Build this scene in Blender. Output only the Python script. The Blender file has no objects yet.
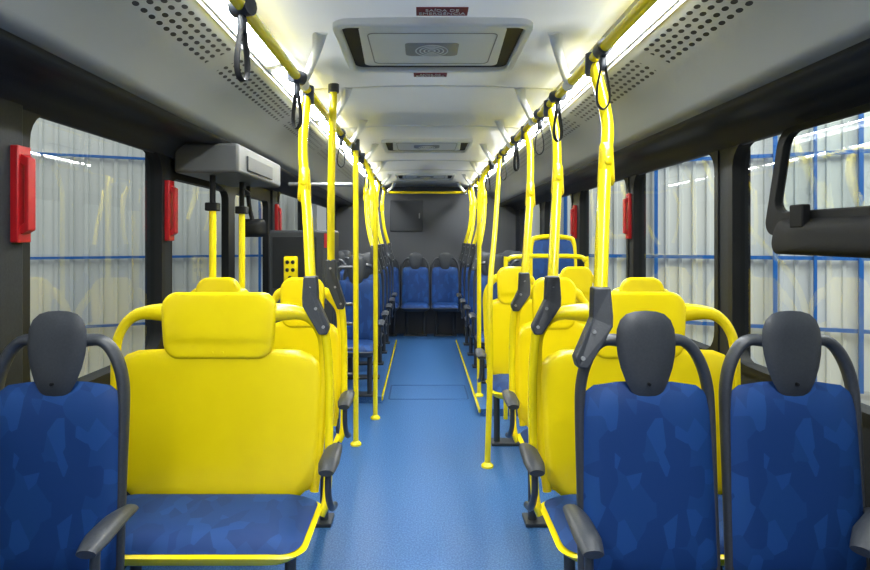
import bpy, math
from mathutils import Vector
F=560.0; CX=-0.06; H=1.47
def W(px,py,Y): return ((px-422)/F*Y+CX, Y, H-(py-238)/F*Y)
sc=bpy.context.scene
try:
    sc.view_settings.view_transform='Standard'
except Exception: pass
COL=sc.collection
# ---------------- materials
def mat(name,col,rough=.5,metal=0,spec=.5,emit=None,es=0,coat=0):
    m=bpy.data.materials.new(name); m.use_nodes=True
    b=m.node_tree.nodes['Principled BSDF']
    b.inputs['Base Color'].default_value=(*col,1); b.inputs['Roughness'].default_value=rough
    b.inputs['Metallic'].default_value=metal; b.inputs['Specular IOR Level'].default_value=spec
    if coat: b.inputs['Coat Weight'].default_value=coat
    if emit: b.inputs['Emission Color'].default_value=(*emit,1); b.inputs['Emission Strength'].default_value=es
    return m
def noise_mix(m,c1,c2,scale,lo=.4,hi=.6,coord='Object',bump=0):
    nt=m.node_tree; N=nt.nodes; L=nt.links; b=N['Principled BSDF']
    tc=N.new('ShaderNodeTexCoord'); n=N.new('ShaderNodeTexNoise'); n.inputs['Scale'].default_value=scale
    r=N.new('ShaderNodeValToRGB'); r.color_ramp.elements[0].position=lo; r.color_ramp.elements[1].position=hi
    r.color_ramp.elements[0].color=(*c1,1); r.color_ramp.elements[1].color=(*c2,1)
    L.new(tc.outputs[coord],n.inputs['Vector']); L.new(n.outputs['Fac'],r.inputs['Fac']); L.new(r.outputs['Color'],b.inputs['Base Color'])
    if bump:
        bp=N.new('ShaderNodeBump'); bp.inputs['Strength'].default_value=bump; bp.inputs['Distance'].default_value=.002
        L.new(n.outputs['Fac'],bp.inputs['Height']); L.new(bp.outputs['Normal'],b.inputs['Normal'])
M={}
M['yellow']=mat('yellow_plastic',(.9,.76,.008),.22); noise_mix(M['yellow'],(.97,.755,.005),(.99,.775,.006),6)
M['ypole']=mat('yellow_paint',(.98,.80,.006),.2,coat=.3)
M['grey']=mat('dark_grey_plastic',(.05,.056,.068),.42); noise_mix(M['grey'],(.033,.039,.049),(.042,.048,.058),150,.3,.7,bump=.2)
M['black']=mat('black_rubber',(.008,.009,.010),.55,spec=.25)
M['matte']=mat('matte_black_plastic',(.006,.0065,.007),.7,spec=.12)
M['trim']=mat('charcoal_panel',(.03,.033,.036),.5,spec=.3); noise_mix(M['trim'],(.010,.012,.015),(.014,.016,.02),200,.3,.7,bump=.2)
M['wall']=mat('grey_wall_panel',(.05,.055,.06),.6,spec=.25); noise_mix(M['wall'],(.014,.017,.021),(.019,.022,.027),120,.3,.7,bump=.2)
M['rear']=mat('rear_wall_grey',(.07,.075,.085),.55)
M['ceil']=mat('ceiling_white',(.78,.8,.79),.3); noise_mix(M['ceil'],(.82,.84,.84),(.84,.86,.86),3)
M['white']=mat('white_plastic',(.84,.86,.86),.35)
M['lgrey']=mat('light_grey_plastic',(.30,.31,.31),.4)
M['cover']=mat('grey_cover_plastic',(.085,.09,.095),.45,spec=.35)
M['mgrey']=mat('mid_grey_plastic',(.04,.044,.05),.5,spec=.3)
M['red']=mat('red_plastic',(.36,.006,.010),.35)
M['dred']=mat('dark_red_sticker',(.2,.01,.02),.5)
M['bluemetal']=mat('blue_painted_steel',(.01,.14,.5),.4)
M['steel']=mat('steel',(.3,.31,.33),.3,metal=.8)
M['lamp']=mat('lamp_diffuser',(1,1,1),.5,emit=(.97,1,1),es=52)
M['ground']=mat('concrete',(.3,.3,.3),.8); noise_mix(M['ground'],(.25,.25,.25),(.35,.35,.35),4)
M['groove']=mat('floor_groove',(.02,.07,.2),.5)
m=mat('blue_fabric',(.01,.05,.25),.6,spec=.3); M['fabric']=m
nt=m.node_tree;N=nt.nodes;L=nt.links;b=N['Principled BSDF']
tc=N.new('ShaderNodeTexCoord');v=N.new('ShaderNodeTexVoronoi');v.inputs['Scale'].default_value=19
mp=N.new('ShaderNodeMapping');mp.inputs['Scale'].default_value=(1.1,.7,.7);mp.inputs['Rotation'].default_value=(.3,.8,.2)
nz=N.new('ShaderNodeTexNoise');nz.inputs['Scale'].default_value=300
sp=N.new('ShaderNodeSeparateColor')
r=N.new('ShaderNodeValToRGB');r.color_ramp.interpolation='CONSTANT'
cr=r.color_ramp;cr.elements[0].position=0;cr.elements[0].color=(.0062,.038,.162,1);cr.elements[1].position=.78;cr.elements[1].color=(.010,.060,.228,1)
e=cr.elements.new(.35);e.color=(.0075,.047,.188,1)
L.new(tc.outputs['Object'],mp.inputs['Vector']);L.new(mp.outputs['Vector'],v.inputs['Vector']);L.new(v.outputs['Color'],sp.inputs['Color']);L.new(sp.outputs['Red'],r.inputs['Fac'])
L.new(r.outputs['Color'],b.inputs['Base Color'])
bp=N.new('ShaderNodeBump');bp.inputs['Strength'].default_value=.2;bp.inputs['Distance'].default_value=.001
L.new(tc.outputs['Object'],nz.inputs['Vector']);L.new(nz.outputs['Fac'],bp.inputs['Height']);L.new(bp.outputs['Normal'],b.inputs['Normal'])
m=mat('blue_vinyl_floor',(.07,.2,.5),.4,spec=.4); M['floor']=m
noise_mix(m,(.022,.10,.28),(.066,.175,.42),120,.42,.62,bump=.15)
m=bpy.data.materials.new('window_glass');m.use_nodes=True;nt=m.node_tree;nt.nodes.clear()
o=nt.nodes.new('ShaderNodeOutputMaterial');mx=nt.nodes.new('ShaderNodeMixShader');t=nt.nodes.new('ShaderNodeBsdfTransparent');g=nt.nodes.new('ShaderNodeBsdfGlossy')
t.inputs['Color'].default_value=(.86,.91,.90,1);g.inputs['Roughness'].default_value=.01;mx.inputs['Fac'].default_value=.12
nt.links.new(t.outputs[0],mx.inputs[1]);nt.links.new(g.outputs[0],mx.inputs[2]);nt.links.new(mx.outputs[0],o.inputs['Surface']);M['glass']=m
m=mat('corrugated_sheet',(.4,.42,.4),.5);M['corr']=m
noise_mix(m,(.70,.73,.71),(.76,.78,.75),.7)
m=mat('perforated_panel',(.3,.31,.31),.32);M['perf']=m
nt=m.node_tree;N=nt.nodes;L=nt.links;b=N['Principled BSDF']
uv=N.new('ShaderNodeUVMap');sx=N.new('ShaderNodeSeparateXYZ');L.new(uv.outputs[0],sx.inputs[0])
def mth(op,a,bv=None,c=None):
    n=N.new('ShaderNodeMath');n.operation=op
    for i,x in enumerate((a,bv,c)):
        if x is None: continue
        if isinstance(x,(int,float)): n.inputs[i].default_value=x
        else: L.new(x,n.inputs[i])
    return n.outputs[0]
U,V=sx.outputs[0],sx.outputs[1]
vr=mth('DIVIDE',mth('SUBTRACT',V,.03),.034)
row=mth('FLOOR',vr); odd=mth('MODULO',row,2.0)
ur=mth('ADD',mth('DIVIDE',U,.05),mth('MULTIPLY',odd,.5))
du=mth('MULTIPLY',mth('SUBTRACT',mth('FRACT',ur),.5),.05)
dv=mth('MULTIPLY',mth('SUBTRACT',mth('FRACT',vr),.5),.034)
dd=mth('ADD',mth('POWER',mth('DIVIDE',du,.0155),2),mth('POWER',mth('DIVIDE',dv,.009),2))
ins=mth('LESS_THAN',dd,1.0)
band=mth('MULTIPLY',mth('GREATER_THAN',V,.03),mth('LESS_THAN',V,.03+.034*4))
gap=mth('GREATER_THAN',mth('FRACT',mth('DIVIDE',U,1.1)),.1)
msk=mth('MULTIPLY',mth('MULTIPLY',ins,band),gap)
mc=N.new('ShaderNodeMix');mc.data_type='RGBA';L.new(msk,mc.inputs['Factor'])
mc.inputs['A'].default_value=(.185,.195,.20,1);mc.inputs['B'].default_value=(.006,.006,.007,1)
L.new(mc.outputs['Result'],b.inputs['Base Color'])

# ---------------- mesh builder
class MB:
    def __init__(s): s.v=[];s.f=[]
    def add(s,v,f):
        o=len(s.v); s.v+= [tuple(p) for p in v]; s.f+=[tuple(i+o for i in q) for q in f]; return s
    def box(s,c,d,axes=None):
        v=[]
        A=axes or (Vector((1,0,0)),Vector((0,1,0)),Vector((0,0,1)))
        for sz in(-1,1):
            for sy in(-1,1):
                for sx_ in(-1,1):
                    v.append(Vector(c)+A[0]*sx_*d[0]/2+A[1]*sy*d[1]/2+A[2]*sz*d[2]/2)
        return s.add(v,[(0,2,3,1),(4,5,7,6),(0,1,5,4),(2,6,7,3),(0,4,6,2),(1,3,7,5)])
    def sweep(s,path,ra,rb=None,ref=(0,1,0),n=12,smooth=4,closed=False,radii=None):
        rb=rb or ra; P=[Vector(p) for p in path]
        if smooth>1 and len(P)>2:
            Q=[];R=[]
            m_=len(P)
            rng=range(m_ if closed else m_-1)
            for i in rng:
                g=lambda k:P[k%m_] if closed else P[max(0,min(m_-1,k))]
                p0,p1,p2,p3=g(i-1),g(i),g(i+1),g(i+2)
                for j in range(smooth):
                    t=j/smooth
                    Q.append(.5*((2*p1)+(p2-p0)*t+(2*p0-5*p1+4*p2-p3)*t*t+(3*p1-p0-3*p2+p3)*t**3))
                    if radii: R.append(radii[i]*(1-t)+radii[(i+1)%m_]*t)
            if not closed:
                Q.append(P[-1])
                if radii: R.append(radii[-1])
            P=Q
        else: R=radii
        m_=len(P);v=[];f=[];ref=Vector(ref)
        for i,p in enumerate(P):
            if closed: t=(P[(i+1)%m_]-P[i-1])
            else: t=P[min(i+1,m_-1)]-P[max(i-1,0)]
            t.normalize(); a=ref-t*ref.dot(t)
            if a.length<1e-3: a=Vector((1,0,0))-t*t.x
            a.normalize(); bb=t.cross(a); k=R[i] if R else 1
            for j in range(n):
                th=2*math.pi*j/n
                v.append(p+a*math.cos(th)*ra*k+bb*math.sin(th)*rb*k)
        for i in range(m_ if closed else m_-1):
            for j in range(n):
                a0=i*n+j;a1=i*n+(j+1)%n;b0=((i+1)%m_)*n+j;b1=((i+1)%m_)*n+(j+1)%n
                f.append((a0,a1,b1,b0))
        if not closed:
            f.append(tuple(range(n))[::-1]);f.append(tuple((m_-1)*n+j for j in range(n)))
        return s.add(v,f)
    def plate(s,outline,fn,front,back,p=4,rings=7,cen=None):
        n=len(outline); cu=cen or (sum(q[0] for q in outline)/n,sum(q[1] for q in outline)/n)
        v=[];f=[]
        S=[math.sin(k/rings*math.pi/2) for k in range(1,rings+1)]
        def lay(sign,amt):
            base=len(v); v.append(fn(cu[0],cu[1],sign*amt))
            for sc_ in S[:-1]:
                for q in outline:
                    v.append(fn(cu[0]+(q[0]-cu[0])*sc_,cu[1]+(q[1]-cu[1])*sc_,sign*amt*(1-sc_**p)))
            return base
        b1=lay(1,front); b2=lay(-1,back); rim=len(v)
        for q in outline: v.append(fn(q[0],q[1],0))
        for base,fl in((b1,0),(b2,1)):
            def idx(k,j):
                j%=n
                return rim+j if k==len(S)-1 else base+1+k*n+j
            for j in range(n):
                q=(base,idx(0,j),idx(0,j+1)); f.append(q[::-1] if fl else q)
                for k in range(len(S)-1):
                    q=(idx(k,j),idx(k+1,j),idx(k+1,j+1),idx(k,j+1)); f.append(q[::-1] if fl else q)
        return s.add(v,f)
    def prism(s,outline,fn,n0,n1):
        n=len(outline);v=[fn(q[0],q[1],n0) for q in outline]+[fn(q[0],q[1],n1) for q in outline]
        f=[tuple(range(n))[::-1],tuple(range(n,2*n))]+[(j,(j+1)%n,n+(j+1)%n,n+j) for j in range(n)]
        return s.add(v,f)
    def obj(s,name,mt,parent=None,smooth=True,bevel=0,label=None,loc=None,sub=0):
        me=bpy.data.meshes.new(name); me.from_pydata(s.v,[],s.f); me.update()
        import bmesh
        bm=bmesh.new();bm.from_mesh(me);bmesh.ops.recalc_face_normals(bm,faces=bm.faces);bm.to_mesh(me);bm.free()
        o=bpy.data.objects.new(name,me); COL.objects.link(o)
        me.materials.append(M[mt] if isinstance(mt,str) else mt)
        if smooth:
            for q in me.polygons:q.use_smooth=True
            try: me.set_sharp_from_angle(angle=math.radians(38))
            except Exception: pass
        if bevel:
            bv=o.modifiers.new('bevel','BEVEL');bv.width=bevel;bv.segments=3;bv.limit_method='ANGLE'
        if parent: o.parent=parent
        if loc: o.location=loc
        if label: o['label']=label
        return o
def rrect(w,h,r,n=6,cx=0,cy=0):
    out=[]
    for (sx_,sy,a0) in((1,1,0),(-1,1,90),(-1,-1,180),(1,-1,270)):
        for k in range(n+1):
            a=math.radians(a0+90*k/n)
            out.append((cx+sx_*(w/2-r)+r*math.cos(a),cy+sy*(h/2-r)+r*math.sin(a)))
    return out
def dens(full,k=3):
    oo=[]
    for i in range(len(full)):
        a=full[i];b_=full[(i+1)%len(full)]
        for t in range(k):oo.append((a[0]+(b_[0]-a[0])*t/k,a[1]+(b_[1]-a[1])*t/k))
    return oo
def ring(mb,outer,inner,fn,d0,d1):
    n=len(outer);v=[];f=[]
    for d in(d0,d1):
        for q in outer:v.append(fn(q[0],q[1],d))
        for q in inner:v.append(fn(q[0],q[1],d))
    for j in range(n):
        k=(j+1)%n
        f+=[(j,k,n+k,n+j),(2*n+j,3*n+j,3*n+k,2*n+k),(j,2*n+j,2*n+k,k),(n+j,n+k,3*n+k,3*n+j)]
    return mb.add(v,f)
def thing(name,label,cat,loc=(0,0,0),group=None):
    o=bpy.data.objects.new(name,None);o.empty_display_size=.1;COL.objects.link(o);o.location=loc
    o['label']=label;o['category']=cat
    if group:o['group']=group
    return o
def tag(o,label,cat,group=None):
    o['label']=label;o['category']=cat
    if group:o['group']=group
    return o
def struct(o,label=None):
    o['kind']='structure'
    if label:o['label']=label; 
    return o
def dup(root,loc,label=None):
    r=root.copy();COL.objects.link(r);r.location=loc
    if label:r['label']=label
    def rec(a,b):
        for c in list(a.children):
            d=c.copy();COL.objects.link(d);d.parent=b;d.matrix_parent_inverse=c.matrix_parent_inverse.copy();rec(c,d)
    rec(root,r)
    return r
# ---------------- shell
HW=1.38; YB=8.6; Y0=-1.0; WT=.08; ZT=1.91; ZS=.90; CZ=2.25
fl=MB().box((0,(YB+Y0)/2,-.03),(2*HW+2*WT,YB-Y0,.06)).obj('floor','floor',smooth=False); struct(fl,'blue speckled vinyl bus floor')
wins={-1:[(.75,1.68),(1.87,2.83),(5.15,6.3),(6.5,8.2)],1:[(1.25,2.59),(2.74,3.80),(3.92,5.1),(5.37,6.55),(6.8,8.2)]}
door=(2.94,4.95)
wn=0
for s,nm in((-1,'left'),(1,'right')):
    mb=MB(); X=s*(HW+WT/2)
    segs=[(Y0,YB)] if s>0 else [(Y0,door[0]),(door[1],YB)]
    for a,b_ in segs: mb.box((X,(a+b_)/2,ZS/2),(WT,b_-a,ZS))
    mb.box((X,(YB+Y0)/2,(ZT+2.4)/2),(WT,YB-Y0,2.4-ZT))
    op=sorted(wins[s]+([door] if s<0 else []))
    prev=Y0
    for a,b_ in op+[(YB,YB)]:
        if a-prev>.01: mb.box((X,(a+prev)/2,(ZS+ZT)/2),(WT,a-prev,ZT-ZS))
        prev=b_
    struct(mb.obj('wall_'+nm,'wall',smooth=False),'charcoal bus side wall with window openings')
    for a,b_ in wins[s]:
        wn+=1; cy=(a+b_)/2; cz=(ZS+ZT)/2; w=b_-a; h=ZT-ZS
        mb=MB(); fn=lambda u,v_,d,s=s,cy=cy,cz=cz:(s*(HW+d),cy+u,cz+v_)
        ring(mb,rrect(w+.06,h+.06,.05),rrect(w-.01,h-.01,.11),fn,-.008,.05)
        fr=mb.obj('window_%d'%wn,'black'); struct(fr,'black rubber framed bus window')
        g=MB().add([fn(-w/2,-h/2,.03),fn(w/2,-h/2,.03),fn(w/2,h/2,.03),fn(-w/2,h/2,.03)],[(0,1,2,3)]).obj('window_glass','glass',parent=fr,smooth=False)
struct(MB().box((0,YB+.04,1.2),(2*HW+2*WT,.08,2.4)).obj('wall_rear','rear',smooth=False),'grey rear bus wall')
def extr(profile,y0,y1,th=0,uvs=False,name='',mt=''):
    v=[];f=[];n=len(profile)
    for y in(y0,y1):
        for p in profile:v.append((p[0],y,p[1]))
    for i in range(n-1):f.append((i,i+1,n+i+1,n+i))
    me=bpy.data.meshes.new(name);me.from_pydata(v,[],f)
    if uvs:
        ul=me.uv_layers.new(name='UVMap');cum=[0]
        for i in range(1,n):cum.append(cum[-1]+math.dist(profile[i],profile[i-1]))
        for lp in me.loops:
            i=lp.vertex_index; ul.data[lp.index].uv=((v[i][1]),cum[i%n])
    o=bpy.data.objects.new(name,me);COL.objects.link(o);me.materials.append(M[mt])
    for q in me.polygons:q.use_smooth=True
    sm=o.modifiers.new('s','SOLIDIFY');sm.thickness=.012;sm.offset=0
    return o
prof=[(x,CZ+.02*(1-(x/.64)**2)) for x in [-.64+.08*i for i in range(17)]]
prof=[(-1.46,2.42),(-1.0,2.4),(-.645,2.33)]+prof+[(.645,2.33),(1.0,2.4),(1.46,2.42)]
struct(extr(prof,Y0,YB,name='ceiling',mt='ceil'),'white bus ceiling')
tn=0
def trimname():
    global tn; tn+=1; return 'trim_%d'%tn
for s in(-1,1):
    A=(s*.77,CZ-.025);B=(s*1.10,1.99)
    pr=[A]
    for k in range(1,9):
        t=k/8; bow=.03*math.sin(t*math.pi)
        pr.append((A[0]+(B[0]-A[0])*t+s*bow*.6,A[1]+(B[1]-A[1])*t+bow))
    struct(extr(pr,Y0,YB,uvs=True,name=trimname(),mt='perf'),'grey perforated air duct panel')
    pr=[(s*1.10,1.995),(s*1.12,1.975),(s*1.16,1.965),(s*1.24,1.975),(s*1.30,1.97),(s*1.34,1.94),(s*1.37,1.90),(s*1.395,1.895)]
    struct(extr(pr,Y0,YB,name=trimname(),mt='trim'),'charcoal cove above the windows')
    mb=MB().box((s*.638,(YB+Y0)/2,CZ-.012),(.008,YB-Y0,.03)).box((s*.772,(YB+Y0)/2,CZ-.022),(.008,YB-Y0,.022))  # lips added beside the lamps to keep grazing light off the ceiling
    struct(mb.obj(trimname(),'lgrey',smooth=False),'added lamp lips screening the ceiling from glare')
for y in(1.55,2.92,3.95,5.7,6.5):
    mb=MB(); mb.sweep([(x,y,CZ+.02*(1-(x/.64)**2)-.006) for x in [-.62+.155*i for i in range(9)]],.006,.012,ref=(0,0,1),n=8)
    struct(mb.obj(trimname(),'white'),'ceiling panel joint strip')
# podiums
for s,y0 in((1,4.62),(-1,4.98)):
    xa=.42; mb=MB().box((s*(xa+HW)/2,(y0+7.75)/2,.03),(HW-xa,7.75-y0,.06))
    struct(mb.obj(trimname(),'floor',smooth=False),'low blue seat podium')
    mb=MB().sweep([(s*(xa-.004),7.75,.045),(s*(xa-.004),y0,.045)],.020,.012,ref=(0,0,1),smooth=1)
    struct(mb.obj(trimname(),'ypole'),'yellow podium edge nosing')
mb=MB();ring(mb,rrect(.74,.5,.03,cx=0,cy=5.35),rrect(.71,.47,.02,cx=0,cy=5.35),lambda u,v_,d:(u,v_,d),0,.002)
struct(mb.obj(trimname(),'groove',smooth=False),'thin outline of a floor access hatch')
struct(MB().box((-1.372,1.775,1.42),(.022,.11,1.0)).obj(trimname(),'wall',bevel=.008),'dark grey pillar cover strip')
# door on left
mb=MB()
ya,yb=door; ym=(ya+yb)/2
for a,b_ in((ya,ym),(ym,yb)):
    fn=lambda u,v_,d,c=(a+b_)/2:(-(HW+.02+d),c+u,.95+v_)
    ring(mb,rrect(b_-a,1.9,.02),rrect(b_-a-.13,1.68,.06),fn,0,.05)
dr=mb.obj('door_1','black');struct(dr,'black framed glazed double leaf bus door')
for a,b_ in((ya,ym),(ym,yb)):
    x=-(HW+.045);MB().add([(x,a+.05,.08),(x,b_-.05,.08),(x,b_-.05,1.84),(x,a+.05,1.84)],[(0,1,2,3)]).obj('door_glass','glass',parent=dr,smooth=False)
# ---------------- lamps
def mk_lamp(s):
    L_=1.10; r=thing('ceiling_lamp','long glowing white fluorescent strip lamp along the ceiling edge','ceiling lamp',group='fluorescent strip lamps along the ceiling')
    cx=s*.705; ang=s*-.30
    ax=(Vector((math.cos(ang),0,math.sin(ang))),Vector((0,1,0)),Vector((-math.sin(ang),0,math.cos(ang))))
    MB().box((cx,0,CZ+.012),(.125,1.148,.03),ax).obj('lamp_housing','white',parent=r,bevel=.004)
    MB().plate(rrect(.09,L_-.02,.03),lambda u,v_,n:(cx+ax[0].x*u-ax[2].x*n,v_,CZ-.006+ax[0].z*u-ax[2].z*n),.016,.002,p=3,rings=6).obj('lamp_diffuser','lamp',parent=r)
    return r
for s in(-1,1):
    L0=mk_lamp(s);ys=[-.35+1.15*i for i in range(8)]
    L0.location=(0,ys[0],0)
    for y in ys[1:]:dup(L0,(0,y,0))
# ---------------- roof hatch
def hatch():
    r=thing('roof_hatch','white roof hatch with dark gasket and round vent grille','roof hatch',group='roof hatches in the ceiling')
    fz=lambda u,v_,d:(u,v_,d)
    mb=MB();ring(mb,rrect(.74,.58,.06),rrect(.68,.525,.04),fz,-.026,.01);mb.obj('frame','white',parent=r,bevel=.008)
    mb=MB();ring(mb,rrect(.682,.527,.04),[(u*(1 if v_>0 else .94),v_) for u,v_ in rrect(.585,.465,.03)],fz,-.006,.01);mb.obj('gasket','black',parent=r,label='black glossy recessed surround')
    MB().plate([(u*(1 if v_>0 else .94),v_) for u,v_ in rrect(.59,.47,.03)],lambda u,v_,n:(u,v_,-.008-n),.006,.004,p=14).obj('lid','white',parent=r,bevel=0)
    mb=MB();ring(mb,rrect(.50,.37,.03),rrect(.492,.362,.025),fz,-.0155,-.008);mb.obj('lid_seam','lgrey',parent=r)
    MB().plate(rrect(.22,.16,.02),lambda u,v_,n:(u,v_,-.013-n),.006,.002,p=12).obj('vent_plate','lgrey',parent=r,label='grey square vent plate')
    mb=MB()
    for k in range(1,5):
        rad=.017*k
        c=[(rad*math.cos(2*math.pi*j/24),rad*math.sin(2*math.pi*j/24)) for j in range(24)]
        ci=[(q[0]*(rad-.005)/rad,q[1]*(rad-.005)/rad) for q in c]
        ring(mb,c,ci,fz,-.0215,-.016)
    mb.obj('vent_grille','white',parent=r,label='round vent grille with concentric slots')
    return r
h=hatch();h.location=(-.02,2.30,CZ+.008)
dup(h,(-.02,4.75,CZ+.008));dup(h,(-.02,7.1,CZ+.008))
def text_mesh(txt,size,mt,parent,loc,rot,name='lettering'):
    cu=bpy.data.curves.new('t','FONT');cu.body=txt;cu.size=size;cu.align_x='CENTER';cu.align_y='CENTER';cu.extrude=.0006
    o=bpy.data.objects.new('t',cu);COL.objects.link(o)
    dg=bpy.context.evaluated_depsgraph_get();me=bpy.data.meshes.new_from_object(o.evaluated_get(dg))
    bpy.data.objects.remove(o);me.materials.clear();me.materials.append(M[mt])
    t=bpy.data.objects.new(name,me);COL.objects.link(t);t.parent=parent;t.location=loc;t.rotation_euler=rot;return t
for (x,y,w,l) in((.01,1.955,.18,.065),(-.02,2.715,.16,.055)):
    r=thing('ceiling_sticker','small dark red emergency exit sticker beside the roof hatch','sticker',(x,y,CZ+.011),group='emergency exit stickers')
    MB().box((0,0,0),(w,l,.004)).obj('sticker_sheet','dred',parent=r,smooth=False)
    text_mesh('SAÍDA DE\nEMERGÊNCIA',l*.42,'white',r,(0,0,-.0028),(math.pi,0,0))
# ---------------- ceiling rails with straps
def rail(s):
    r=thing('ceiling_handrail','long yellow ceiling handrail held by white slanted brackets','handrail',(s*.58,0,2.14),group='ceiling handrails')
    MB().sweep([(0,.3,0),(0,8.3,0)],.0195,ref=(0,0,1),smooth=1,n=16).obj('rail_tube','ypole',parent=r)
    for y in(1.35,2.42,3.2,4.0,4.95,6.0,7.1,8.2):
        MB().sweep([(-s*.13,y-.28,CZ+.012-2.14),(-s*.1,y-.2,.07),(-s*.02,y-.02,.01),(0,y,0)],.013,.02,ref=(0,1,0),radii=[1.6,1,.9,1]).obj('rail_bracket','white',parent=r,label='white slanted bracket')
        MB().sweep([(0,y-.035,0),(0,y+.035,0)],.027,ref=(0,0,1),smooth=1).obj('rail_clamp','white',parent=r)
    return r
rail(-1);rail(1)
r=MB().sweep([(-.55,8.25,2.14),(.55,8.25,2.14)],.0185,ref=(0,0,1),smooth=1,n=16).obj('cross_handrail','ypole');tag(r,'yellow handrail spanning between the ceiling rails at the rear','handrail')
def strap():
    r=thing('hanging_strap','black looped grab strap hanging from the yellow ceiling rail','strap',group='hanging grab straps')
    MB().sweep([(0,-.03,0),(0,.03,0)],.029,ref=(0,0,1),smooth=1).obj('strap_clamp','grey',parent=r)
    MB().sweep([(0,0,-.02),(-.010,0,-.08),(-.022,0,-.15),(-.02,0,-.195),(0,0,-.215),(.02,0,-.195),(.022,0,-.15),(.010,0,-.08)],.011,.0035,ref=(0,1,0),closed=True,n=8).obj('strap_loop','black',parent=r)
    MB().plate(rrect(.028,.055,.01),lambda u,v_,n:(u,-n,-.05+v_),.012,.012).obj('strap_buckle','grey',parent=r)
    return r
st=strap();pos=[(1,1.98),(1,2.64),(1,3.05),(1,3.8),(-1,1.62),(-1,2.33),(-1,3.6),(-1,4.4),(1,4.4),(1,5.45),(-1,5.25)]
st.location=(pos[0][0]*.58,pos[0][1],2.14)
for i,(s,y) in enumerate(pos[1:]):
    d=dup(st,(s*.58,y,2.14)); d.rotation_euler=(0,0,[.5,-.3,.8,1.2,-.6,.2,.9,-.4,.3,.7][i])
# ---------------- poles
def pole(pts,label,conn=None,button=None,foot=False,straight=False,lower=None):
    P=[Vector(p) for p in pts];base=P[-1] if not conn else Vector(conn)
    r=thing('grab_pole',label,'grab pole',tuple(base))
    Q=[tuple(p-base) for p in P]
    rad=.0215 if button is not None else .0195
    MB().sweep(Q,rad,n=16,smooth=1 if straight else 6).obj('pole_tube','ypole',parent=r)
    t=P[0]-base
    MB().sweep([(t.x,t.y,t.z+.03),(t.x,t.y,t.z-.05)],.028,smooth=1).obj('pole_clamp','grey',parent=r,label='dark grey clamp on the ceiling rail')
    if conn:
        a=P[-1]-base; sg=1 if a.x>0 else -1
        ol=[(a.x-.026,a.z+.055),(a.x+.026,a.z+.055),(a.x+.030,a.z-.03)]
        if sg>0: ol+=[(a.x+.026,a.z-.06),(.018,-.03),(-.014,-.03),(-.022,.0),(a.x-.032,a.z-.035)]
        if sg<0: ol=[(a.x-.026,a.z+.055),(a.x+.026,a.z+.055),(a.x+.032,a.z-.035),(.022,0),(.014,-.03),(-.018,-.03),(a.x-.026,a.z-.06),(a.x-.030,a.z-.03)]
        def fn(u,z,n): 
            tt=min(1,max(0,z/max(.01,a.z))); return (u,a.y*tt+n,z)
        MB().prism(ol,fn,-.024,.022).obj('pole_connector','grey',parent=r,label='dark grey bolted connector',bevel=.006,smooth=False)
        for q in((a.x,a.z+.01),(a.x*.55,a.z*.5),(.0,.0)):
            p0=Vector(fn(q[0],q[1],-.028));MB().sweep([tuple(p0),tuple(p0+Vector((0,.008,0)))],.006,smooth=1,ref=(0,0,1),n=10).obj('bolt','lgrey',parent=r)
    if lower:
        MB().sweep([(0,0,0)]+[tuple(Vector(p)-base) for p in lower],.0165,n=14,smooth=4).obj('lower_tube','ypole',parent=r)
    if button is not None:
        q=P[button]-base
        MB().plate([(u*(1 if v_<0 else .8),v_) for u,v_ in rrect(.060,.15,.02)],lambda u,v_,n:(q.x+u,q.y-.012-n,q.z+v_),.024,.022).obj('button_housing','yellow',parent=r)
        MB().plate(rrect(.03,.03,.014),lambda u,v_,n:(q.x+u,q.y-.038-n,q.z+.01+v_),.005,.0).obj('stop_button','yellow',parent=r)
    if foot:
        MB().sweep([(0,0,.0),(0,0,.012),(0,0,.03)],.04,smooth=1,radii=[1,1,.5]).obj('pole_foot','ypole',parent=r)
    return r
pole([(.58,2.10,2.13),W(607,120,2.0),W(605,165,1.9),W(603,215,1.8),W(600,305,1.70)],'curved yellow grab pole clamped to a blue seat frame',conn=(.408,1.65,1.12),button=2)
pole([(.58,2.82,2.13),W(556,135,2.75),W(557,180,2.58),W(555,230,2.38),W(552,290,2.2)],'curved yellow grab pole clamped to a wide yellow seat',conn=(.383,2.16,1.13),button=2,lower=[(.371,2.17,.98),(.366,2.16,.75),(.368,2.12,.5),(.385,2.10,.43)])
pole([(.58,3.47,2.13),W(530,150,3.40),W(530,195,3.25),W(528,230,3.08),W(524,283,2.95)],'curved yellow grab pole clamped to a yellow seat',conn=(.425,2.92,1.12),button=2,lower=[(.412,2.92,.98),(.408,2.91,.75),(.41,2.88,.5),(.43,2.86,.43)])
pole([(.58,4.6,2.13),W(498,185,4.45),W(495,230,4.1),W(490,290,3.7),W(490,370,3.6),(.36,3.6,0)],'curved yellow grab pole standing on the floor',foot=True)
pole([(-.58,2.55,2.13),W(303,140,2.48),W(305,185,2.40),W(308,225,2.3),W(311,290,2.2)],'curved yellow grab pole clamped to a wide yellow seat',conn=(-.437,2.16,1.13),button=2,lower=[(-.422,2.17,.98),(-.418,2.16,.75),(-.42,2.12,.5),(-.44,2.10,.43)])
pole([(-.51,2.85,2.26),W(332,150,2.86),W(331,200,2.87),W(331,270,2.9)],'straight yellow grab pole from ceiling to seat',conn=(-.48,2.92,1.13),lower=[(-.467,2.92,.98),(-.463,2.91,.75),(-.465,2.88,.5),(-.485,2.86,.43)])
pole([(-.53,3.98,2.14),(-.53,3.98,0)],'straight full height yellow grab pole by the door',foot=True,straight=True)
LR=(5.04,5.66,6.28,6.9,7.52);RR=(5.5,6.14,6.78,7.42)
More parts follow.
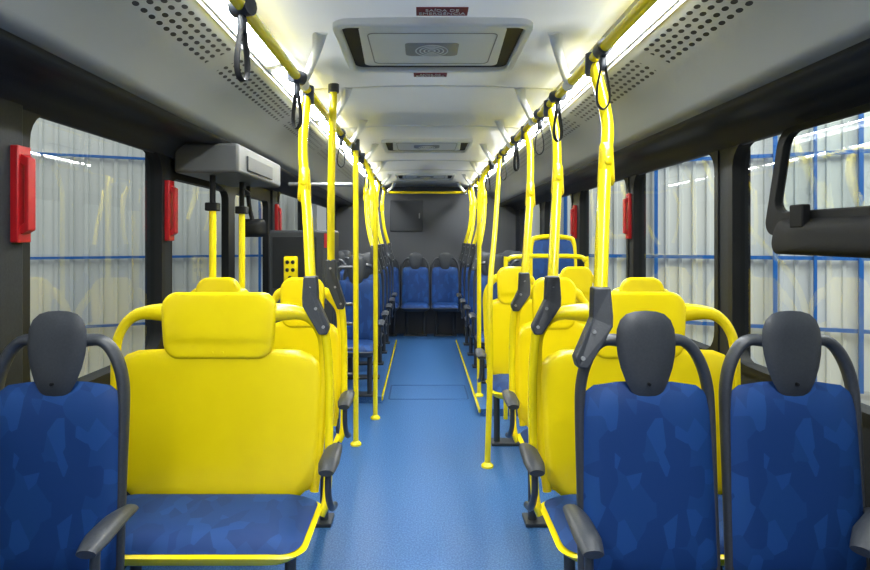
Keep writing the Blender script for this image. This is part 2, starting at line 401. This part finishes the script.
for s,y,l in((-1,5.04,.45),(-1,5.66,.25),(-1,6.28,.4),(-1,7.52,.1),(1,5.5,.5),(1,6.14,.2),(1,6.78,.35),(1,7.42,.1)):
    pole([(s*.58,y+l+.1,2.13),(s*.60,y+l*.85,1.9),(s*.57,y+l*.5,1.6),(s*.50,y+.06,1.35)],'curved yellow grab pole clamped to a blue seat',conn=(s*.445,y+.02,1.18),button=1)
pole([(-.55,4.56,2.13),(-.47,4.56,1.95),(-.44,4.56,1.6),(-.44,4.56,0)],'tall yellow floor standing grab pole by the aisle',foot=True)
pole([(.56,5.0,2.13),(.46,5.0,1.93),(.45,5.0,1.4),(.45,5.0,.06)],'tall yellow floor standing grab pole on the podium edge',foot=True)
# ---------------- seats
def rec(x,y,z): 
    return (x,y+max(0,z-.47)*.07,z)
def seat(w,style,arm=(1,),hw=.18,hh=.26,label='',group='',inward=False):
    r=thing('bus_seat',label,'bus seat',group=group)
    bodym='fabric' if style!='yellow' else 'yellow'; frm='grey' if style=='blue' else 'yellow'
    vs=(lambda z:z) if style!='raised' else (lambda z:.46+(z-.46)*1.3)
    k=w/2
    if style=='yellow':
        base=[(-k*.90+.06,.47),(-k*.92,.53),(-k*.955,.72),(-k*.97,.88),(-k*.965,.94),(-k*.96+.012,.982),(-k*.96+.04,1.013),(-k*.96+.085,1.03),(-k*.3,1.038),(0,1.04)]
    else:
        base=[(-k*.98+.03,.44),(-k*.985,.49),(-k*.98,.7),(-k*.965,.88),(-k*.945,.96),(-k*.89,1.0),(-k*.74,1.024),(-k*.4,1.034),(0,1.038)]
    full=base+[(-a,b_) for a,b_ in base[-2::-1]]
    oo=dens([(a,vs(b_)) for a,b_ in full],3)
    fn=lambda u,v_,n:rec(u,-n,v_)
    yl_=style=='yellow'
    MB().plate(oo,fn,.014 if yl_ else .032,.012 if yl_ else .03,p=30 if yl_ else 8,rings=18 if yl_ else 12,cen=(0,.75)).obj('backrest',bodym,parent=r)
    kk=k-.012
    gx=hw/2*.80
    fz=MB()
    if style=='raised':
        pts=[(-kk,.46),(-kk,.9),(-kk+.01,1.02),(-kk+.05,1.045),(0,1.055),(kk-.05,1.045),(kk-.01,1.02),(kk,.9),(kk,.46)]
        fz.sweep([rec(a,.005,vs(b_)) for a,b_ in pts],.022,.022,n=12,smooth=5)
    else:
        if yl_:
            half=[(-kk+.03,.49),(-kk+.008,.7),(-kk,.93),(-kk,1.04),(-kk+.014,1.10),(-kk+.05,1.15),(-max(gx+.03,kk-.11),1.175),(-gx+.01,1.175)]
        else:
            half=[(-kk-.002,.46),(-kk,.7),(-kk+.001,.93),(-kk+.006,1.02),(-kk+.022,1.085),(-kk+.050,1.135),(-kk+.085,1.158),(-gx+.012,1.155)]
        for s in(-1,1):
            pts=[rec(s*-a if s>0 else a,.005,b_) for a,b_ in half]
            fz.sweep(pts,.015 if yl_ else .02,.019 if yl_ else .0145,n=14,smooth=5,radii=[.9,.9,1,1,1,1.1,1.4,2.3] if yl_ else [.8,.85,1,1.1,1.15,1.15,1.2,1.4])
    fz.obj('backrest_frame',frm,parent=r)
    if yl_:
        o2=[(u,v_) for u,v_ in rrect(2*kk-.01,.52,.07,cy=.745)]
        MB().plate(o2,lambda u,v_,n:rec(u,.02-n,v_),.004,.02,p=8,rings=6).obj('back_shell',frm,parent=r)
    else:
        o2=[(u,vs(v_)) for u,v_ in rrect(2*kk-.01,.55,.05,cy=.715)]
        MB().plate(o2,lambda u,v_,n:rec(u,.02-n,v_),.005,.02,p=8,rings=6).obj('back_shell',frm,parent=r)
    zc=1.25-hh/2
    if style=='blue':
        t=hw/2; zt=1.25; zb=1.25-hh
        hp=[(0,zt),(t*.35,zt-.002),(t*.64,zt-.010),(t*.85,zt-.028),(t*.97,zt-.056),(t,zt-.09),(t*.965,zt-.13),(t*.87,zt-.17),(t*.71,zt-.21),(t*.53,zb+.02),(t*.30,zb+.004),(0,zb)]
        ho=dens(hp+[(-a,b_) for a,b_ in hp[-2:0:-1]],2)
        MB().plate(ho,lambda u,v_,n:rec(u,-.02-n,v_),.016,.04,p=4.5,rings=8,cen=(0,zc+.02)).obj('headrest','grey',parent=r)
        MB().sweep([rec(0,-.040,zb+.045),rec(0,-.02,zb+.045)],.005,smooth=1,ref=(0,0,1),n=10).obj('headrest_bolt','black',parent=r)
    elif yl_:
        hp=[]
        for u,v_ in rrect(hw,hh,min(.06,hw*.25),n=8,cy=zc):
            f_=(v_-zc)/hh
            hp.append((u*(1.0-.08*(.5-f_)),v_+(.016*(1-(2*u/hw)**2) if f_>0 else 0)))
        # smooth panel with a shallow step along its lower third
        def hf_(u,v_,n):
            st_=.006/(1+math.exp(-((v_-(zc-hh*.22))/.006)))
            return rec(u,-.014-n-(st_ if n>0 else 0),v_)
        MB().plate(dens(hp,2),hf_,.010,.016,p=30,rings=26).obj('headrest','yellow',parent=r)
        for x in(-.02,.02):MB().sweep([rec(x,-.028,zc-hh*.40),rec(x,-.018,zc-hh*.40)],.005,smooth=1,ref=(0,0,1),n=10).obj('headrest_bolt','yellow',parent=r)
    SD=.40; up=.03
    sh=rrect(w-.0,SD,.07,cy=-SD/2+.01)
    MB().plate(sh,lambda u,v_,n:(u,v_,.425+up+n),.012,.055,p=8,rings=7).obj('seat_shell',frm,parent=r)
    cu=rrect(w-.035,SD-.025,.06,cy=-SD/2+.012)
    MB().plate(cu,lambda u,v_,n:(u,v_,.437+up+n-.25*max(0,-v_-.3)**1.5),.045,.01,p=6,rings=8).obj('seat_cushion','fabric',parent=r)
    for x in((-k*.7,k*.7) if w>.5 else(-k*.6,k*.6)):
        MB().sweep([(x,.0,.42),(x,-.03,.2),(x,-.03,0)],.016,.022,smooth=3).obj('leg','grey',parent=r)
    MB().box((0,-.02,.01),(w*.8,.12,.02)).obj('base_plate','grey',parent=r,bevel=.004)
    for s in arm:
        x=s*(k+.022+(.02 if yl_ else 0))
        if inward:
            a=MB().sweep([(.215,.0,.66),(.19,-.06,.675),(.11,-.13,.665),(.05,-.18,.64)],.018,.036,ref=(0,0,1),radii=[.6,.9,1.1,.8])
        else:
            a=MB().sweep([(x,.01,.665),(x,-.07,.672),(x,-.16,.665),(x,-.215,.652)],.017,.034,ref=(0,0,1),radii=[.7,1,1.1,.8])
            a.sweep([(x,-.17,.65),(x,-.17,.56),(x,-.10,.48),(x,-.02,.45)],.012,.014,ref=(1,0,0))
        a.obj('armrest','grey',parent=r,label='dark grey armrest')
    return r
gB='blue seats with dark headrests'
s0=seat(.42,'blue',(-1,),label='blue patterned fabric seat with dark grey headrest beside the aisle',group=gB);s0.location=(.615,1.66,0)
s1=seat(.42,'blue',(1,),label='blue patterned fabric bus seat with dark grey headrest',group=gB);s1.location=(-1.16,1.66,0)
s2=seat(.42,'blue',(1,),label='blue patterned fabric seat with dark headrest beside the wall',group=gB,inward=True);s2.location=(1.055,1.66,0)
lw='wide yellow plastic bus seat with broad headrest and blue cushion'
gy='yellow priority seats'
wl=seat(.84,'yellow',(1,),hw=.46,hh=.25,label=lw,group=gy);wl.location=(-.855,2.16,0)
wr=seat(.80,'yellow',(-1,),hw=.39,hh=.25,label=lw,group=gy);wr.location=(.782,2.16,0)
ly='yellow plastic bus seat with yellow headrest and blue cushion'
yl=seat(.42,'yellow',(1,),hw=.24,hh=.25,label=ly,group=gy);yl.location=(-.69,2.92,0)
yr=seat(.42,'yellow',(-1,),hw=.24,hh=.26,label=ly,group=gy);yr.location=(.635,2.92,0)
yn=seat(.42,'yellow',(),hw=.24,hh=.25,label=ly,group=gy);yn.location=(-1.135,2.92,0)
dup(yn,(1.10,2.92,0));dup(yr,(.60,4.03,0));dup(yn,(1.06,4.03,0))
gR='blue seats in the rear rows'
lb='blue fabric bus seat with dark grey frame in rear row'
for s,arm,rows in((-1,(1,),LR),(1,(-1,),RR)):
    a=seat(.42,'blue',arm,label=lb,group=gR);a.location=(s*.655,rows[0],.06)
    for y in rows[1:]:dup(a,(s*.655,y,.06))
    b_=seat(.42,'blue',(),label=lb,group=gR);b_.location=(s*1.10,rows[0],.06)
    if s<0:
        for y in rows[1:]:dup(b_,(s*1.10,y,.06))
    else:
        b_.location=(s*1.10,rows[1],.06)
        for y in rows[2:]:dup(b_,(s*1.10,y,.06))
bn=seat(.435,'blue',(),hw=.2,label='blue fabric seat in the bench row against the rear wall',group='rear bench seats');xs=[-1.06,-.61,-.16,.29,.74]
bn.location=(xs[0],8.45,.0)
for x in xs[1:]:dup(bn,(x,8.45,.0))
b2=seat(.36,'blue',(),label='blue fabric seat in the bench row against the rear wall',group='rear bench seats');b2.location=(1.16,8.45,0)
rs=seat(.42,'raised',(),label='raised blue bus seat with yellow frame beside the window',group='raised window seat');rs.location=(1.13,5.05,.25)
pd=MB().box((1.12,4.95,.155),(.46,.6,.19)).obj('seat_plinth','trim',bevel=.01);tag(pd,'dark plinth under the raised blue seat','seat plinth')
g=MB().sweep([(.62,4.55,.0),(.62,4.55,1.2),(.64,4.55,1.29),(.74,4.55,1.32),(1.18,4.55,1.32),(1.26,4.55,1.29),(1.28,4.55,1.2),(1.28,4.55,.0)],.0185,smooth=5).obj('guard_rail','ypole');tag(g,'yellow tubular guard rail in front of the raised seat','guard rail')
# ---------------- red emergency handles
def redh():
    r=thing('emergency_handle','red plastic emergency window release handle on the pillar','emergency handle',group='red emergency handles')
    MB().box((.013,0,0),(.026,.062,.31)).obj('handle_housing','red',parent=r,bevel=.004)
    mb=MB().prism([(.024,.13),(.05,.115),(.05,-.115),(.024,-.13),(.024,-.10),(.036,-.09),(.036,.09),(.024,.10)],lambda u,z,n:(u,n,z),-.018,.018)
    mb.obj('handle_grip','red',parent=r,bevel=.003,smooth=False)
    return r
rh=redh();rh.location=(-HW+.017,1.80,1.61)
for s,y,z in((-1,2.885,1.61),(-1,5.05,1.62),(1,3.86,1.62),(1,5.23,1.62)):
    d=dup(rh,(s*(HW-(.006 if s<0 and y<3 else 0)),y,z)); d.rotation_euler=(0,0,0 if s<0 else math.pi)
# ---------------- door mechanism housing, door poles
r=thing('door_mechanism_cover','grey door mechanism housing above the bus door','door mechanism',(-1.19,3.37,1.89))
MB().box((0,0,0),(.34,.88,.155)).obj('cover','cover',parent=r,bevel=.015)
MB().box((.173,-.05,-.01),(.012,.5,.08)).obj('cover_lid','mgrey',parent=r,bevel=.004)
for y,x in((3.05,-1.20),(3.42,-1.16)):
    r=thing('door_pole','yellow vertical door handrail with black linkage','door handrail',(x,y,0),group='door handrails')
    MB().sweep([(0,0,.0),(0,0,1.62)],.0195,smooth=1).obj('pole_tube','ypole',parent=r)
    MB().sweep([(0,0,1.62),(0,0,1.811)],.016,smooth=1).obj('linkage_rod','black',parent=r)
    MB().sweep([(0,0,1.77),(.0,.12,1.75),(-.1,.3,1.77)],.012,.018,ref=(0,0,1)).obj('linkage_arm','black',parent=r)
    MB().box((0,0,1.64),(.065,.065,.045)).obj('linkage_joint','black',parent=r,bevel=.006)
r=thing('security_camera','black swivel camera mounted near the door','camera',W(253,228,3.7))
MB().plate(rrect(.17,.12,.03),lambda u,v_,n:(u,n,v_),.045,.045,p=4).obj('camera_body','black',parent=r)
MB().sweep([(0,0,.04),(-.02,0,.12),(-.03,0,.2),(-.03,0,.275)],.015).obj('camera_arm','black',parent=r)
c=thing('partition_cabinet','dark grey equipment cabinet behind the door','cabinet',(-1.0,4.5,0))
MB().box((0,0,.765),(.50,.3,1.53)).obj('body','mgrey',parent=c,bevel=.02)
MB().box((-.05,-.155,1.28),(.34,.012,.40)).obj('cabinet_door','trim',parent=c,bevel=.005)
MB().box((.2,-.155,1.25),(.07,.012,.46)).obj('side_panel','grey',parent=c,bevel=.004)
MB().box((.2,-.165,1.45),(.035,.006,.11)).obj('warning_sticker','red',parent=c,label='small red sticker')
MB().box((.0,-.162,1.0),(.40,.012,.08)).obj('lower_panel','cover',parent=c,bevel=.004)
v_=W(290,270,4.3)
r=thing('control_box','yellow control box with black round buttons on the cabinet','control box',(v_[0],4.326,v_[2]))
MB().plate(rrect(.11,.21,.015),lambda u,v_,n:(u,-n,v_),.03,.015,p=8).obj('box_body','yellow',parent=r)
for k,q in enumerate(((-.02,.06),(.022,.06),(-.02,.0),(.022,.0),(0,-.06))):
    MB().plate(rrect(.03,.03,.014),lambda u,v_,n,q=q:(q[0]+u,-.03-n,v_+q[1]),.01,0).obj('button','black',parent=r)
g=MB().sweep([(-1.0,3.95,1.85),(-.555,3.98,1.85)],.014,smooth=1,ref=(0,0,1)).obj('horizontal_grab_bar','steel');tag(g,'grey steel horizontal bar from door housing to pole','grab bar')
r=thing('rung_rack','dark steel upright with short horizontal rungs beside the door pole','rack',(-.66,3.98,0))
MB().sweep([(0,0,0),(0,0,1.30)],.013,smooth=1).obj('upright','grey',parent=r)
for z in(1.26,1.0,.86,.68,.5):
    MB().sweep([(0,0,z),(.108,0,z)],.012,smooth=1,ref=(0,0,1)).obj('rung','grey',parent=r)
r=thing('rear_service_panel','dark grey flat service panel on the rear wall','service panel',(-.30,YB-.01,1.81))
MB().box((0,0,0),(.5,.03,.48)).obj('panel','mgrey',parent=r,bevel=.01)
MB().box((.2,-.02,0),(.02,.02,.08)).obj('latch','lgrey',parent=r,bevel=.003)
# ---------------- right hopper window flap
r=thing('hopper_window','dark framed hopper window tilted inward','hopper window',(1.345,1.72,1.89))
ang=.15
def hf(u,v_,d):
    x=-math.sin(ang)*(-v_)-d*math.cos(ang); z=v_*math.cos(ang)+d*math.sin(ang)*-1
    return (x,u,z)
mb=MB();ring(mb,rrect(.86,.41,.06,cy=-.205),rrect(.78,.30,.055,cy=-.175),hf,0,.035);mb.obj('frame','matte',parent=r,bevel=.004)
MB().add([hf(-.4,-.03,.02),hf(.4,-.03,.02),hf(.4,-.33,.02),hf(-.4,-.33,.02)],[(0,1,2,3)]).obj('pane','glass',parent=r,smooth=False)
MB().plate(rrect(.76,.13,.05),lambda u,v_,n:hf(u,-.415+v_,.03+n),.04,.01,p=5).obj('bottom_rail','matte',parent=r)
MB().box(hf(.2,-.34,.06),(.03,.07,.08)).obj('latch','matte',parent=r,bevel=.006)
# ---------------- exterior
struct(MB().box((0,3.5,-.6),(26,24,.1)).obj('ground','ground',smooth=False),'concrete yard floor outside the bus')
for s in(-1,1):
    a=Vector((s*1.75,9.0,0));d=Vector((s*1.38,-.56,0)).normalized()
    nrm=Vector((d.y,-d.x,0)); 
    if nrm.y>0:nrm=-nrm
    Ln=10;v=[];f=[];pitch=.18
    xs_=[];t=-.0
    while t<Ln:
        xs_+= [(t,0),(t+.12,0),(t+.13,.03),(t+.17,.03)];t+=pitch
    for z in(-.55,6):
        for q in xs_: v.append(a+d*q[0]+nrm*q[1]+Vector((0,0,z)))
    n=len(xs_)
    for i in range(n-1):f.append((i,i+1,n+i+1,n+i))
    struct(MB().add(v,f).obj('wall_outside_'+('left' if s<0 else 'right'),'corr',smooth=False),'white corrugated metal sheet wall outside')
    mb=MB(); th=1 if s>0 else .7
    for z in(1.2,2.6,4.2,.25):
        p=a+nrm*.09+Vector((0,0,z));mb.box(p+d*5,(10,.04,.05*th),(d,nrm,Vector((0,0,1))))
    for t in ([.5,1.8,3.3,3.76,4.26,5.2,6.4,7.6,8.8] if s>0 else [.9,2.3,4.3,6.5,8.8]):
        mb.box(a+nrm*.12+d*t+Vector((0,0,2.7)),(.035 if abs(t-3.76)<.1 else .05*th,.045,6.5),(d,nrm,Vector((0,0,1))))
    tag(mb.obj('scaffold_frame','bluemetal',smooth=False),'blue painted steel frame along the corrugated wall','metal frame')
# ---------------- lights
def area(loc,rot,sx_,sy,e,col=(1,1,1)):
    l=bpy.data.lights.new('area','AREA');l.shape='RECTANGLE';l.size=sx_;l.size_y=sy;l.energy=e;l.color=col
    o=bpy.data.objects.new('area_light',l);COL.objects.link(o);o.location=loc;o.rotation_euler=rot;return o
for s in(-1,1):
    area((s*5.5,4,5.5),(math.radians(35),0,math.radians(s*25)),5,3,420 if s>0 else 110,(1,1,.96))
w=bpy.data.worlds.new('w');sc.world=w;w.use_nodes=True
w.node_tree.nodes['Background'].inputs[0].default_value=(.95,.98,1,1);w.node_tree.nodes['Background'].inputs[1].default_value=.45
# ---------------- camera
cd=bpy.data.cameras.new('camera');cam=bpy.data.objects.new('camera',cd);COL.objects.link(cam)
cam.location=(CX,0,H);cam.rotation_euler=(math.pi/2,0,0);cd.sensor_fit='HORIZONTAL';cd.sensor_width=36;cd.lens=F/870*36
cd.shift_x=(435-422)/870;cd.shift_y=-(285-238)/870;cd.clip_start=.05
sc.camera=cam
